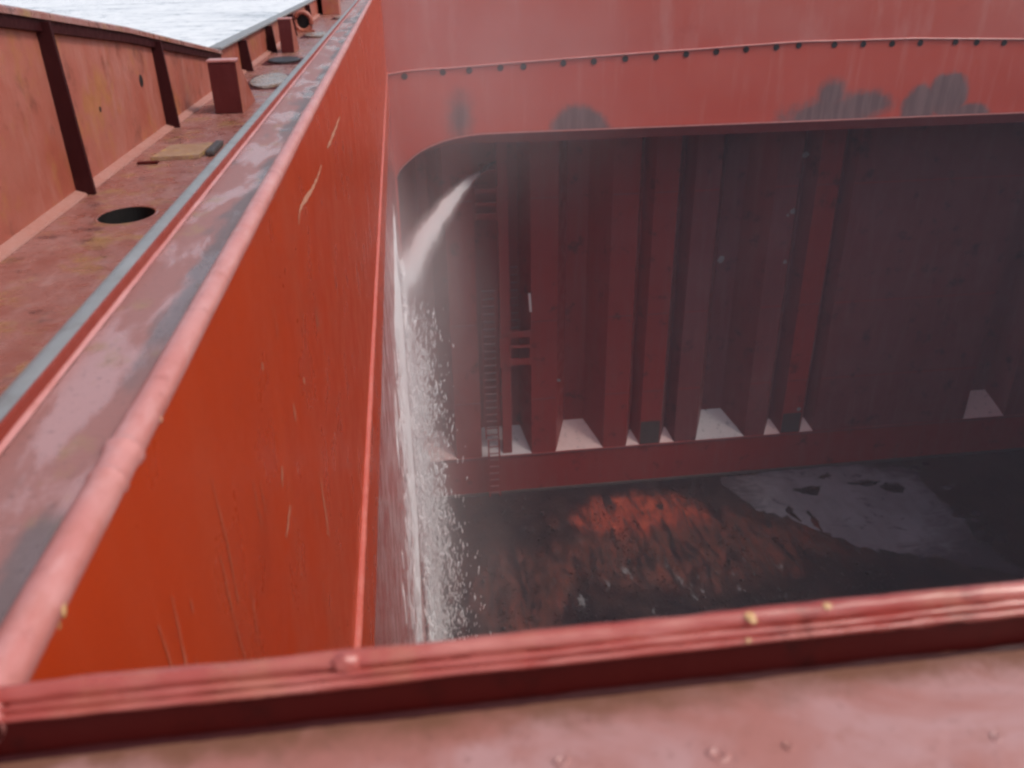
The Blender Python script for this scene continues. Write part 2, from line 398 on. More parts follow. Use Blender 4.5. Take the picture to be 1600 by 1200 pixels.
# loose cargo left on the floor: crumbs too many to count
CV, CF = [], []; nC = 0
t0 = bmesh.new(); bmesh.ops.create_icosphere(t0, subdivisions=1, radius=1); t0.verts.ensure_lookup_table()
IV = [v.co.copy() for v in t0.verts]; IF = [tuple(v.index for v in f.verts) for f in t0.faces]; t0.free()
for i in range(7000):
    x = random.uniform(-.2, 19); y = random.uniform(24.2, 33.3)
    if noise.noise(Vector((x * .8, y * .35, 9.))) + noise.noise(Vector((x * 2.2, y * .9, 4.))) * .6 < random.uniform(-.3, .7): continue
    if x > 13.5 and y > 40 - x * .75: continue
    rr0 = random.uniform(.015, .05) * (1 + 1.2 * (random.random() < .06)); b0 = len(CV)
    for v in IV: CV.append((x + v.x * rr0 * random.uniform(.7, 1.4), y + v.y * rr0 * random.uniform(.8, 1.6), ZF + .05 + v.z * rr0 * random.uniform(.5, .9)))
    CF.extend(tuple(k + b0 for k in f) for f in IF)
me = bpy.data.meshes.new('cargo_residue'); me.from_pydata(CV, [], CF); me.update(); me.materials.append(M['floor'])
co_ = bpy.data.objects.new('cargo_residue', me); COL.objects.link(co_); kind(co_, 'stuff')

# water standing on the floor: ragged outline, a few millimetres over the plating
pud = [(14.0, 33.3), (15.2, 33.75), (16.6, 33.92), (19, 33.95), (21.4, 33.93), (22.6, 33.1), (23.6, 33.3), (24.3, 32.7), (23.9, 31.6), (23.9, 30.2), (23.75, 29.3), (24.0, 28.2), (23.74, 26.93), (24.2, 25.6), (24.6, 24.3),
       (23.2, 25.0), (21.81, 26.23), (20.8, 26.5), (19.88, 26.95), (19.2, 27.2), (18.51, 27.69), (17.72, 28.51), (16.9, 29.2), (16.15, 30.1), (15.3, 31.0), (14.77, 31.71), (14.5, 32.5)]
def ragged(poly, amp, sub, seed):
    out = []
    for a, b in zip(poly, poly[1:] + poly[:1]):
        for k in range(sub):
            t = k / sub; x = a[0] + (b[0] - a[0]) * t; y = a[1] + (b[1] - a[1]) * t
            v = noise.noise_vector(Vector((x * 1.3, y * 1.3, seed))) + .6 * noise.noise_vector(Vector((x * 4, y * 4, seed + 3)))
            out.append((x + v.x * amp, min(y + v.y * amp * 1.6, YB - .06)))
    return out
pw = thing('floor_puddle', 'wide grey muddy puddle on the dark hold floor below the bulkhead', 'puddle')
pr_ = ragged(pud, .40, 8, 1.)
cdt = delaunay_2d_cdt([Vector(p) for p in pr_], [], [list(range(len(pr_)))], 1, 1e-4)
bm = bmesh.new(); cv = [bm.verts.new((v.x, v.y, ZF + .012)) for v in cdt[0]]
for f in cdt[2]: bm.faces.new([cv[k] for k in f])
link('water_film', bm, M['puddle'], pw)
for i in range(26):
    t = random.random(); cx = 23.6 + random.uniform(-.3, 1.9) * (1 - .3 * t); cy = 33.4 - 6.5 * t; r = random.uniform(.08, .3)
    poly = [(cx + r * math.cos(a) * random.uniform(.7, 1.3), cy + .8 * r * math.sin(a) * random.uniform(.7, 1.3)) for a in frange(0, 2 * math.pi, 9)[:-1]]
    bm = bmesh.new(); bm.faces.new([bm.verts.new((x, y, ZF + .010)) for x, y in poly]); link('water_spot', bm, M['puddle'], pw)
for cx, cy, rx, ry in ((18.2, 32.0, .9, .35), (19.5, 32.9, .5, .3), (21.2, 32.1, 1.0, .3), (22.3, 31.6, .6, .5), (17.4, 29.5, .22, .7), (16.6, 30.2, .2, .6)):
    bm = bmesh.new()
    pl = ragged([(cx + rx * math.cos(a), cy + ry * math.sin(a)) for a in frange(0, 2 * math.pi, 13)[:-1]], .22, 3, cx)
    rim_ = [bm.verts.new((x, y, ZF + .008)) for x, y in pl]; c = bm.verts.new((cx, cy, ZF + .045))
    for k in range(len(rim_)): bm.faces.new((rim_[k], rim_[(k + 1) % len(rim_)], c))
    link('mud_bank', bm, M['floor'], pw, True)

sw = thing('hold_side_wall', 'wet red side wall of the hold below the half-round bar', 'wall')
link('dry_strip', B(XW - .03, XW + .001, YN, YF + 4.9, -2.35, ZL - .02), M['wall'], sw)
link('wall_plate', B(XW - .03, XW, YN - 3, YF + 4.9, ZF - .1, -2.35), M['wet'], sw)
ow = thing('hold_far_side_wall', 'red side wall of the hold outside the right edge of the picture', 'wall')
link('wall_plate', B(32, 32.1, -4, 36, ZF - .1, -.01), M['bulk'], ow)
nw = thing('hold_near_bulkhead', 'red transverse wall closing the near end of the hold', 'wall')
link('wall_plate', B(XW, 32, -4.1, -4.0, ZF - .1, -.01), M['bulk'], nw)

# ------------------------------------------------------------------ corrugated bulkhead
bh = thing('corrugated_bulkhead', 'dark red corrugated bulkhead standing under the far deck edge', 'bulkhead')
ZT = -19.2     # top of the stool
F = [(1.35, 2.52), (4.93, 6.08), (8.40, 9.52), (10.20, 11.20), (11.92, 13.0), (15.48, 16.48), (17.32, 18.32), (19.02, 27.0), (29.2, 32.0)]
dull = {3: 0, 4: 1, 5: 1, 6: 0, 7: 1, 8: 1}
for i, (a, b) in enumerate(F):
    link('front_flange', B(a, b, YB, YB + .04, ZT - .05, .3), M['bulk_dull'] if dull.get(i) else M['bulk'], bh)
for z in (-6.9, -12.4, -16.3):
    for i, (a, b) in enumerate(F):
        link('weld_seam', B(a + .01, b - .01, YB - .018, YB - .001, z - .02, z + .02), M['bulk_dull'] if not dull.get(i) else M['bulk'], bh)
rec = [(-.47, .62, 0., 1.35, 1.0, 1), (2.52, 2.56, 4.5, 4.93, 1.0, 2), (6.08, 6.62, 7.60, 8.40, 1.05, 1), (9.52, 9.78, 9.88, 10.20, .55, 1), (11.20, 11.52, 11.62, 11.92, .55, 1),
       (13.0, 13.55, 14.55, 15.48, 1.05, 2), (16.48, 16.85, 16.95, 17.32, .55, 1), (18.32, 18.62, 18.70, 19.02, .5, 1), (27.0, 27.6, 28.6, 29.2, 1.0, 1)]
rec[0] = (-.47, .30, .75, 1.35, 1.0, 1)
for x0, xb0, xb1, x1, d, mt in rec:
    dm = M['bulk_dull'] if x0 > 10.5 else M['bulk']
    for (p, q) in (((x0, YB + .02), (xb0, YB + d)), ((x1, YB + .02), (xb1, YB + d))):
        bm = prism([p, q, (q[0] + .03, q[1] + .02), (p[0] + .03, p[1])], 'z', ZT - .05, .3); link('web', bm, dm, bh)
    link('back_flange', B(xb0, xb1 + .03, YB + d, YB + d + .04, ZT - .05, .3), dm, bh)
    h = d * 1.05
    bm = bmesh.new()
    top = [bm.verts.new(p) for p in ((x0, YB - .01, ZT + .012), (x1, YB - .01, ZT + .012), (xb1 + .04, YB + d + .02, ZT + h), (xb0 - .02, YB + d + .02, ZT + h))]
    bot = [bm.verts.new(v.co - Vector((0, 0, .05))) for v in top]
    bm.faces.new(top); bm.faces.new(bot[::-1])
    for k in range(4): bm.faces.new((top[k], top[(k + 1) % 4], bot[(k + 1) % 4], bot[k]))
    link('shedder_plate', bm, M['shed_grey'] if mt == 2 else M['shed'], bh)
link('stool', B(XW, 32, YB - .05, YB + .02, ZF, ZT), M['bulk'], bh)
link('stool_edge', B(XW, 32, YB - .09, YB - .052, ZT - .09, ZT - .02), M['bulk_dull'], bh)
link('foot_strip', B(XW, 32, YB - .16, YB - .052, ZF, ZF + .10), M['patch'], bh)
for a, b, z in ((10.22, 11.16, -17.95), (17.35, 18.28, -18.1)):
    link('bare_patch', B(a, b, YB - .006, YB + .001, ZT + .02, z), M['patch'], bh)
for x, z, s in ((16.6, -5.6, .16), (16.4, -8.0, .14), (16.35, -10.3, .12), (16.2, -8.15, .08), (18.1, -17.9, .14), (8.0, -20.5, .12), (13.4, -10.0, .2), (6.2, -15.4, .1)):
    bm = bmesh.new(); n = 9
    vsx = [bm.verts.new((x + s * math.cos(t) * random.uniform(.6, 1.1), YB - .012, z + s * math.sin(t) * random.uniform(.6, 1.1))) for t in frange(0, 2 * math.pi, n + 1)[:-1]]
    c = bm.verts.new((x, YB - .03, z))
    for k in range(n): bm.faces.new((vsx[k], vsx[(k + 1) % n], c))
    link('paint_chip', bm, M['grey'], bh)
# unseen beam under the cross deck, deepened to shade the bulkhead top
link('shade_beam', B(XW, 32, YB - 1.2, YB - .9, -4.1, -.02), M['bulk_dull'], bh)

# ladder column in the first recess: post, two runs of rungs, guard frames
lp = tag(link('ladder_post', B(3.55, 4.0, YB + .05, YB + .3, ZT - .02, -3.0, bev=.02), M['bulk']), 'slim vertical red post between the two ladders in the bulkhead recess', 'post')
def ladder(name, label, x0, x1, y, z0, z1, step=.36, rr=.03):
    t = thing(name, label, 'ladder', 'ladders on the bulkhead')
    for x in (x0, x1): link('stile', B(x - .035, x + .035, y - .03, y + .03, z0, z1), M['bulk'], t)
    z = z0 + .2; first = None
    while z < z1:
        if first is None:
            first = link('rung', tube(bmesh.new(), [(x0 + .03, y, 0), (x1 - .03, y, 0)], rr, 6), M['bulk_dull'], t); o = first
        else:
            o = first.copy(); COL.objects.link(o)
        o.location.z = z; z += step
    return t
ladder('bulkhead_ladder', 'dark red ladder left of the slim post in the bulkhead recess', 2.78, 3.36, YB + .12, -18.3, -10.9, .36, .045)
ladder('bulkhead_ladder', 'dark red ladder right of the slim post in the bulkhead recess', 4.10, 4.50, YB + .85, -13.2, -9.8, .36, .03)
ladder('stool_ladder', 'short ladder in front of the red stool down to the hold floor', 2.84, 3.34, YB - .32, ZF + .02, -18.1, .37, .035)
def guard(name, label, x0, x1, zs, plate):
    t = thing(name, label, 'guard rail', 'guard frames on the bulkhead ladders')
    y = YB - .08
    for z, h in zs: link('rail', B(x0, x1, y, y + .08, z - h / 2, z + h / 2, bev=.01), M['bulk'], t)
    for x in (x0 - .09, x1 + .005): link('upright', B(x, x + .085, y, y + .08, zs[-1][0] - .2, zs[0][0] + .2, bev=.01), M['bulk'], t)
    if plate: link('plate', B(3.5, x0 - .1, y, y + .06, zs[-1][0] - .25, zs[0][0] - .1), M['bulk'], t)
guard('guard_rail', 'lower red guard frame of three bars at mid height of the bulkhead ladders', 4.02, 4.84, ((-12.95, .3), (-13.55, .14), (-14.3, .32)), True)
guard('guard_rail', 'upper red guard frame of three bars below the hose nozzle', 2.66, 3.48, ((-6.5, .16), (-7.05, .16), (-7.55, .26)), False)
bm = tube(bmesh.new(), [(4.84, YB - .05, -11.05), (4.90, YB - .05, -11.9)], .055, 8)
tag(link('light_tube', bm, M['pale']), 'short pale tube fixed upright on the red corrugation beside the ladder', 'tube')

# ------------------------------------------------------------------ side coaming (left)
sc = thing('side_coaming', 'long orange red hatch side coaming with a rounded pink rim', 'coaming')
link('coaming_plate', B(XW - .03, XW, YN + .02, YF, ZL + .03, 1.268), M['wall'], sc)
ys = [.70 + .035 * i for i in range(60)] + [2.8 + .12 * i for i in range(60)] + [10 + .5 * i for i in range(41)]
rc = (XW - .028, 1.272); rr = .030
prof = [(rc[0] + rr * math.cos(t), rc[1] + rr * math.sin(t)) for t in frange(R(-75), R(200), 19)]
def rim_bump(co, i, s):
    # over-painted butt welds: a low ragged ridge round the bar
    d = Vector((co.x - rc[0], 0, co.z - rc[1])).normalized(); h = 0
    for y0, a, w in ((1.262, .0065, .013), (1.175, .0035, .008), (4.6, .006, .02), (9.4, .008, .03)):
        yy0 = y0 + .010 * noise.noise(Vector((i * .7, y0, 0)))
        h += a * math.exp(-((s - yy0) / w) ** 2) * (.7 + .8 * noise.noise(Vector((i * .9, y0 * 3, 1))))
    return d * h
ysr = [.70 + .006 * i for i in range(350)] + [2.8 + .04 * i for i in range(180)] + [10 + .5 * i for i in range(41)]
link('rim_bar', sweep(prof, ysr, lambda p, s: (p[0], s, p[1]), .0012, 1.1, .4, rim_bump), M['rim'], sc, True)
tp = [(XW - .05, 1.285), (-.600, 1.2845), (-.694, 1.284)]
link('top_plate', sweep(tp, ys, lambda p, s: (p[0], s, p[1]), .0008, 2.), M['top'], sc)
link('seal_weld', sweep([(-.696, 1.2845), (-.700, 1.287), (-.704, 1.2885), (-.7075, 1.289)], ys, lambda p, s: (p[0], s, p[1]), .0012, 7.), M['rim'], sc, True)
link('compression_bar', sweep([(-.7065, 1.278), (-.7075, 1.305), (-.7085, 1.311), (-.7125, 1.313)], ys, lambda p, s: (p[0], s, p[1]), .0006, 2.), M['band'], sc)
link('bar_cap', sweep([(-.7125, 1.3131), (-.733, 1.3138), (-.752, 1.3128), (-.757, 1.308), (-.757, 1.27)], ys, lambda p, s: (p[0], s, p[1]), .0008, 2.), M['grey'], sc, True)
link('outer_plate', B(-.763, -.7572, -1.0, YF + .3, .004, 1.268), M['bulw'], sc)
hb = [(XW + .002 + .031 * math.cos(t), ZL + .031 * math.sin(t)) for t in frange(R(-100), R(100), 12)]
link('half_round_bar', sweep(hb, [YN - .1 + (YF - YN + .1) * (i / 220.) ** 1.6 for i in range(221)], lambda p, s: (p[0], s, p[1]), .004, 6.), M['coral'], sc, True)

scr = [[(6.566, .962), (6.032, .972), (5.506, .977), (5.246, .996)], [(4.776, .99), (4.499, .984), (4.169, 1.001), (3.762, 1.041), (3.622, 1.044), (3.548, 1.009)],
       [(3.741, .557), (3.75, .489), (3.743, .433)], [(3.164, .007), (3.161, -.09), (3.175, -.204), (3.169, -.334)], [(2.385, .539), (2.342, .488)], [(2.344, .933), (2.34, .903)],
       [(2.415, .362), (2.27, .338)], [(2.774, .563), (2.767, .487)], [(3.081, .515), (3.107, .474)], [(3.097, -.252), (3.188, -.348)], [(5.808, -.207), (5.91, -.4)],
       [(4.035, -.346), (4.006, -.492)], [(1.322, .909), (1.318, .872)], [(4.564, .233), (4.511, -.065), (4.569, -.176)], [(2.683, .974), (2.657, .845)],
       [(3.3, .85), (3.28, .62)], [(3.62, .75), (3.60, .60)], [(2.05, .70), (2.06, .55)], [(4.9, .2), (4.95, -.15)], [(2.9, .1), (2.92, -.12)], [(7.4, .6), (7.3, .25)], [(1.75, .6), (1.72, .40)]]
faint = 9
rng = random.Random(3)
for k in range(20):
    y = 1.1 + 6.5 * rng.random() ** 1.4; z = rng.uniform(-.9, .9) if y > 2.4 else rng.uniform(.35, 1.1); ln = rng.uniform(.12, .55) * (.5 + .12 * y)
    scr.append([(y, z), (y + rng.uniform(-.02, .02), z - ln * .5), (y + rng.uniform(-.05, .05), z - ln)])
for k, line in enumerate(scr):
    bm = bmesh.new(); pts = []
    for (a, b) in zip(line, line[1:]):
        for j in range(5): pts.append((a[0] + (b[0] - a[0]) * j / 5, a[1] + (b[1] - a[1]) * j / 5))
    pts.append(line[-1])
    w = (.0055 + .0019 * line[0][0]) * (.85 if k < 2 else .72 if k < faint else .45)
    row = []
    for j, (y, z) in enumerate(pts):
        t = j / (len(pts) - 1); ww = w * (.25 + .9 * abs(noise.noise(Vector((j * 1.7, k * 3.1, .4)))) + .5 * math.sin(math.pi * t))
        jx = noise.noise(Vector((j * .8, k, 2.))) * w * .8
        d = Vector((line[-1][0] - line[0][0], line[-1][1] - line[0][1])).normalized(); nrm = Vector((-d.y, d.x))
        row.append((bm.verts.new((XW + .002, y + nrm.x * (ww + jx), z + nrm.y * (ww + jx))), bm.verts.new((XW + .002, y + nrm.x * (jx - ww), z + nrm.y * (jx - ww)))))
    for p, q in zip(row, row[1:]): bm.faces.new((p[0], q[0], q[1], p[1]))
    link('scrape_mark', bm, M['scratch'] if k < faint else M['wall_faint'], sc)
def chip(parent, c, nrm, r, mat, name='paint_chip'):
    bm = bmesh.new(); nrm = Vector(nrm).normalized(); a = nrm.cross(Vector((.3, .5, .8))).normalized(); b = nrm.cross(a)
    rim_ = [bm.verts.new(Vector(c) + r * random.uniform(.6, 1.1) * (math.cos(t) * a + math.sin(t) * b)) for t in frange(0, 2 * math.pi, 10)[:-1]]
    top = bm.verts.new(Vector(c) + nrm * r * .25)
    for k in range(9): bm.faces.new((rim_[k], rim_[(k + 1) % 9], top))
    return link(name, bm, mat, parent)
chip(sc, (rc[0] + rr * math.cos(-.1) + .001, .885, rc[1] - .003), (1, 0, 0), .010, M['ochre'])
chip(sc, (rc[0] + rr * math.cos(-.5) + .001, .870, rc[1] - .015), (1, 0, -.4), .008, M['ochre'])
chip(sc, (rc[0] + rr * math.cos(-.2) + .001, 1.39, rc[1] - .006), (1, 0, 0), .009, M['scratch'])

# ------------------------------------------------------------------ near end coaming
ec = thing('near_end_coaming', 'near end coaming with a ridged pink red lip above a worn ledge', 'coaming')
def arc(cx, cz, r, a0, a1, n): return [(cx + r * math.cos(t), cz + r * math.sin(t)) for t in frange(R(a0), R(a1), n)]
prof = [(YN + .002, 1.24)] + arc(YN - .0075, 1.2915, .0105, 0, 200, 12) + [(YN - .0172, 1.2835)] + arc(YN - .0218, 1.2832, .0046, 20, 215, 8) + [(YN - .0256, 1.2765)] + arc(YN - .0296, 1.2768, .0044, 20, 260, 8) + [(YN - .0285, 1.270)]
xs_ = frange(-.90, 1.9, 420)
lipw = sweep(prof, xs_, lambda p, s: (s, p[0], p[1]), .0026, 6., .8)
link('lip', lipw, M['rimx'], ec, True)
link('upstand', sweep([(YN - .0287, 1.273), (YN - .0290, 1.222)], xs_, lambda p, s: (s, p[0], p[1]), .0005, 5.), M['dark_red'], ec)  # shade on this face put into its dark colour
led = bmesh.new(); vs = []
for j in range(90):
    row = []
    for i in range(260):
        x = -1.0 + 3.0 * i / 259; y = YN - .033 - .6 * j / 89
        row.append(led.verts.new((x, y + .006, 1.222 + .0025 * noise.fractal(Vector((x * 4, y * 5, .7)), 1, 2, 4))))
    vs.append(row)
for j in range(89):
    for i in range(259): led.faces.new((vs[j][i], vs[j][i + 1], vs[j + 1][i + 1], vs[j + 1][i]))
link('ledge', led, M['ledge'], ec, True)
link('foot_weld', sweep(arc(YN - .033, 1.222, .005, 0, 180, 6), xs_, lambda p, s: (s, p[0], p[1]), .002, 14.), M['stay'], ec, True)
link('ledge_apron', B(-1.0, 29.5, -2.0, .10, 1.17, 1.205), M['ledge'], ec)
link('coaming_plate', B(XW, 29.5, YN - .024, YN - .002, -2.0, 1.262), M['wall'], ec)
link('lip_run', B(1.9, 29.5, YN - .04, YN, 1.20, 1.30, bev=.01), M['rimx'], ec)
bm = bmesh.new(); bmesh.ops.create_icosphere(bm, subdivisions=3, radius=1)
for v in bm.verts:
    v.co = Vector((-.108 + v.co.x * .017, YN - .012 + v.co.y * .013, 1.291 + v.co.z * .0145)) + .004 * Vector(noise.noise_vector(v.co * 2))
link('weld_lump', bm, M['rimx'], ec, True)
chip(ec, (.365, YN - .017, 1.3000), (0, -.5, 1), .008, M['ochre']); chip(ec, (.357, YN - .034, 1.282), (0, -1, .6), .004, M['ochre'])
chip(ec, (.462, YN - .012, 1.3015), (0, -.2, 1), .006, M['ochre'])
for x, y, r in ((.29, .60, .012), (.12, .615, .008), (-.02, .62, .006), (.37, .60, .006), (.60, .58, .007), (.78, .60, .006)):
    bm = bmesh.new(); prof2 = [(1.0, .0), (.85, .0025), (.6, .0028), (.45, .001), (0.05, .0008)]
    rw = [[bm.verts.new((x + r * f * (1 + .25 * math.sin(2 * t + x * 9)) * math.cos(t), y + r * f * math.sin(t), 1.2222 + h)) for f, h in prof2] for t in frange(0, 2 * math.pi, 17)[:-1]]
    for k in range(16):
        for i in range(4): bm.faces.new((rw[k][i], rw[k][i + 1], rw[(k + 1) % 16][i + 1], rw[(k + 1) % 16][i]))
    link('paint_blister', bm, M['ledge'], ec, True)

# ------------------------------------------------------------------ far end coaming
fc = thing('far_end_coaming', 'red far end coaming with a row of drain holes and grey scorched patches', 'coaming')
weld = [(-.475, -1.47), (.28, -1.36), (1.57, -1.33), (4.4, -1.19), (8.16, -1.03), (10.42, -.95), (12.25, -.87), (13.87, -.81), (18.14, -.81), (22.32, -.94), (29.5, -1.2)]
def wz(x):
    for (a, za), (b, zb) in zip(weld, weld[1:]):
        if a <= x <= b: return za + (zb - za) * (x - a) / (b - a)
    return weld[-1][1]
xw = frange(XW, 29.5, 61)
link('coaming_plate', prism([(x, wz(x) - .02) for x in xw] + [(29.5, 1.3), (XW, 1.3)], 'y', YF - .0, YF + .05), M['far'], fc)
edge = [(-.43, -7.6), (-.42, -6.6), (-.41, -4.83), (-.30, -4.62), (-.16, -4.46), (.2, -4.16), (.50, -3.97), (.78, -3.84), (1.23, -3.68), (1.68, -3.57), (2.2, -3.50), (2.7, -3.47), (4.16, -3.46), (29.5, -3.46)]
link('end_beam', prism([(XW, -7.6)] + edge + [(29.5, wz(29.5) - .025)] + [(x, wz(x) - .025) for x in xw[::-1]], 'y', YF + .004, YF + .05), M['beam'], fc)
bm = bmesh.new()
bm = sweep([(YF - .03, .0), (YF - .055, .022), (YF - .03, .045), (YF + .0, .05)], xw, lambda p, s: (s, p[0], wz(s) + p[1]), .006, 2.)
link('seam_weld', bm, M['rim'], fc, True)
# lower flange following the edge: lit top edge put in as pale pink, front face dark
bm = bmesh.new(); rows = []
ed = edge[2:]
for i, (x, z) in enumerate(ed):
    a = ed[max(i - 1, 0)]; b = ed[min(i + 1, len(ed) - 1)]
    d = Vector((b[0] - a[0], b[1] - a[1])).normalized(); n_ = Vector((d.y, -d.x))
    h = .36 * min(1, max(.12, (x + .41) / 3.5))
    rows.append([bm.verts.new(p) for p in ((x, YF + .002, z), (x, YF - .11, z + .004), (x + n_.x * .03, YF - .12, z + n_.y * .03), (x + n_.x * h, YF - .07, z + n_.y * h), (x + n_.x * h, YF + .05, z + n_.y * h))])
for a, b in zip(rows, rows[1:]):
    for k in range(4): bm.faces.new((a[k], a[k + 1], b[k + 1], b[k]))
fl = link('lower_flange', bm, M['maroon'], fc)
link('flange_edge', sweep([(YF - .10, .006), (YF - .135, .012), (YF - .14, -.02), (YF - .13, -.04)], range(len(ed)), lambda p, s: (ed[s][0], p[0], ed[s][1] + p[1])), M['rim'], fc)
for x, z in ((.1, -1.52), (1.39, -1.43), (2.28, -1.4), (3.34, -1.35), (4.13, -1.33), (5.5, -1.26), (6.56, -1.23), (7.66, -1.18), (8.74, -1.15), (9.8, -1.09), (10.87, -1.04), (11.94, -.99), (13.03, -.95), (13.84, -.91), (15.15, -.92), (16.22, -.93), (17.3, -.94), (18.36, -.94), (19.69, -.95), (20.51, -.98), (21.58, -1.02)):
    bm = tube(bmesh.new(), [(x, YF - .02, z), (x, YF + .02, z)], .105, 12); link('drain_hole', bm, M['black'], fc)
link('cross_deck_underside', B(XW, 32, YF + .06, 40, -.30, -.02), M['bulk_dull'], fc)

# ------------------------------------------------------------------ bulwarks
def bul_z(y): # top edge of the sloping near bulwark
    pts = [(-6, 3.2), (7.95, 1.70), (11.1, 1.33), (16.0, .64), (16.4, .60)]
    for (a, za), (b, zb) in zip(pts, pts[1:]):
        if a <= y <= b: return za + (zb - za) * (y - a) / (b - a)
bw = thing('bulwark', 'near salmon red bulwark whose top slopes down towards the low bulwark', 'bulwark')
XB = -3.2
yy = [-6, 7.95, 11.1, 16.4]
link('plate', prism([(-6, 0)] + [(16.4, 0)] + [(y, bul_z(y)) for y in yy[::-1]], 'x', XB - .03, XB), M['bulw'], bw)
bm = sweep([(XB + .088, -.060), (XB + .085, -.012), (XB + .075, .004), (XB + .04, .012), (XB - .09, .012), (XB - .11, -.02), (XB - .11, -.075)], yy, lambda p, s: (p[0], s, bul_z(s) + p[1]))
link('cap_rail', bm, M['deck'], bw)
link('cap_shade', sweep([(XB + .002, -.165), (XB + .055, -.16), (XB + .065, -.062), (XB + .086, -.060)], yy, lambda p, s: (p[0], s, bul_z(s) + p[1])), M['stay'], bw)  # dark strip added as the shade under the overhanging cap
link('base_strip', prism([(XB, .002), (XB + .10, .002), (XB + .09, .02), (XB, .05)], 'y', -6, 16.4), M['strip'], bw)
def stay(parent, y, h, w=.17, th=.05):
    # tapering bracket plate with a face flange
    link('stay', prism([(XB, .004), (XB + w, .004), (XB + w * .75, h), (XB, h)], 'y', y, y + th), M['stay'], parent)  # shade on the stay faces put into the very dark colour
stay(bw, 3.6, bul_z(3.6) - .08); stay(bw, 8.55, bul_z(8.55) - .08); stay(bw, 12.2, bul_z(12.2) - .08)
bm = tube(bmesh.new(), [(XB - .01, 11.45, .70), (XB + .004, 11.45, .70)], .075, 16); link('scupper_hole', bm, M['black'], bw)
bm = tube(bmesh.new(), [(XB - .01, 9.75, .62), (XB + .004, 9.75, .62)], .03, 10); link('scupper_hole', bm, M['black'], bw)
ZLOW = .60
lw = thing('low_bulwark', 'low salmon red bulwark running away beside the far deck posts', 'bulwark')
link('plate', B(XB - .03, XB, 16.41, 80, 0, ZLOW), M['bulw'], lw)
link('cap_rail', B(XB - .16, XB + .09, 16.41, 80, ZLOW + .002, ZLOW + .06, bev=.02), M['grey'], lw)
for y in (18.6, 22.6, 27.5, 33, 39, 45): stay(lw, y, ZLOW - .005, .22, .08)
link('base_strip', prism([(XB, .002), (XB + .10, .002), (XB + .09, .02), (XB, .05)], 'y', 16.41, 80), M['strip'], lw)

# posts with a sloping back, on the side deck
def post(label, x0, x1, y, h, dt=.25, db=1.25, front='maroon'):  # shaded front, lit side and bright top put into the paint colours
    t = thing('deck_post', label, 'post', 'posts on the side deck')
    bm = prism([(y, .003), (y + db, .003), (y + dt, h), (y, h)], 'x', x0, x1)
    bmesh.ops.bevel(bm, geom=list(bm.edges), offset=.012, segments=2, affect='EDGES')
    link('body', bm, M[front], t)
    link('lit_side', prism([(y + .01, .003), (y + db - .01, .003), (y + dt - .01, h - .012), (y + .01, h - .012)], 'x', x1 + .001, x1 + .006), M['bulw'], t)
    link('cap_plate', B(x0 - .01, x1 + .01, y - .01, y + dt + .01, h + .001, h + .035, bev=.008), M['rim'], t)
post('large maroon deck post with a sloping back, nearest to the manhole', -2.75, -2.36, 13.25, .71)
post('smaller maroon deck post further along the side deck', -2.84, -2.54, 22.3, .74, .35, 1.2)
post('farthest salmon deck post at the top edge of the picture', -3.0, -2.35, 38, 1.3, .6, 1.6, 'bulw')
fl_ = thing('fairlead', 'small dark fairlead opening against the low bulwark by the farthest post', 'fairlead')
bm = tube(bmesh.new(), [(-2.92 + .25 * math.cos(t), 29.0, .30 + .27 * math.sin(t)) for t in frange(0, 2 * math.pi, 25)], .07, 8, False)
link('ring', bm, M['bulw'], fl_, True)
link('opening', tube(bmesh.new(), [(-2.92, 29.05, .30), (-2.92, 29.09, .30)], .24, 20), M['black'], fl_)
link('foot', B(-3.15, -2.6, 28.9, 29.1, .003, .06), M['bulw'], fl_)

# low pads on the deck
pad = thing('deck_pad', 'low deck pad with worn yellow paint between the manhole and the large post', 'pad')
pl = ragged([(-2.86, 10.02), (-2.33, 10.08), (-2.30, 10.8), (-2.80, 10.72)], .035, 9, 4.)
bm = prism(pl, 'z', .004, .045); link('plate', bm, M['yellow'], pad)
link('end_block', B(-2.30, -2.20, 10.15, 10.8, .004, .07, bev=.02), M['patch'], pad)
link('lug', B(-2.98, -2.76, 9.86, 9.93, .004, .03, bev=.006), M['dark_red'], pad)
def lid(label, x, y, rx, ry, mt='lid'):
    t = thing('manhole_cover', label, 'manhole cover', 'flat lids on the side deck')
    bm = bmesh.new()
    pr = [(1.0, .004), (1.0, .05), (.93, .065), (.0, .07)]
    rw = [[bm.verts.new((x + rx * f * math.cos(a), y + ry * f * math.sin(a), h)) for f, h in pr[:3]] for a in frange(0, 2 * math.pi, 29)[:-1]]
    c = bm.verts.new((x, y, .07))
    for k in range(28):
        n2 = (k + 1) % 28
        for i in range(2): bm.faces.new((rw[k][i], rw[k][i + 1], rw[n2][i + 1], rw[n2][i]))
        bm.faces.new((rw[k][2], rw[n2][2], c))
    link('disc', bm, M[mt], t)
    link('seat', B(x - rx - .07, x + rx + .07, y - ry - .06, y + ry + .06, .002, .012), M['dark_red'], t)
lid('pale wet oval lid on the deck just behind the large post', -2.42, 16.8, .33, .95)
lid('dark grey lid on the deck in front of the smaller post', -2.55, 20.3, .35, .55, 'hose')
lid('dull lid on the deck beyond the smaller post', -2.35, 27.3, .4, .7)
lid('farthest grey lid on the deck beside the farthest post', -1.9, 35.5, .5, .8)

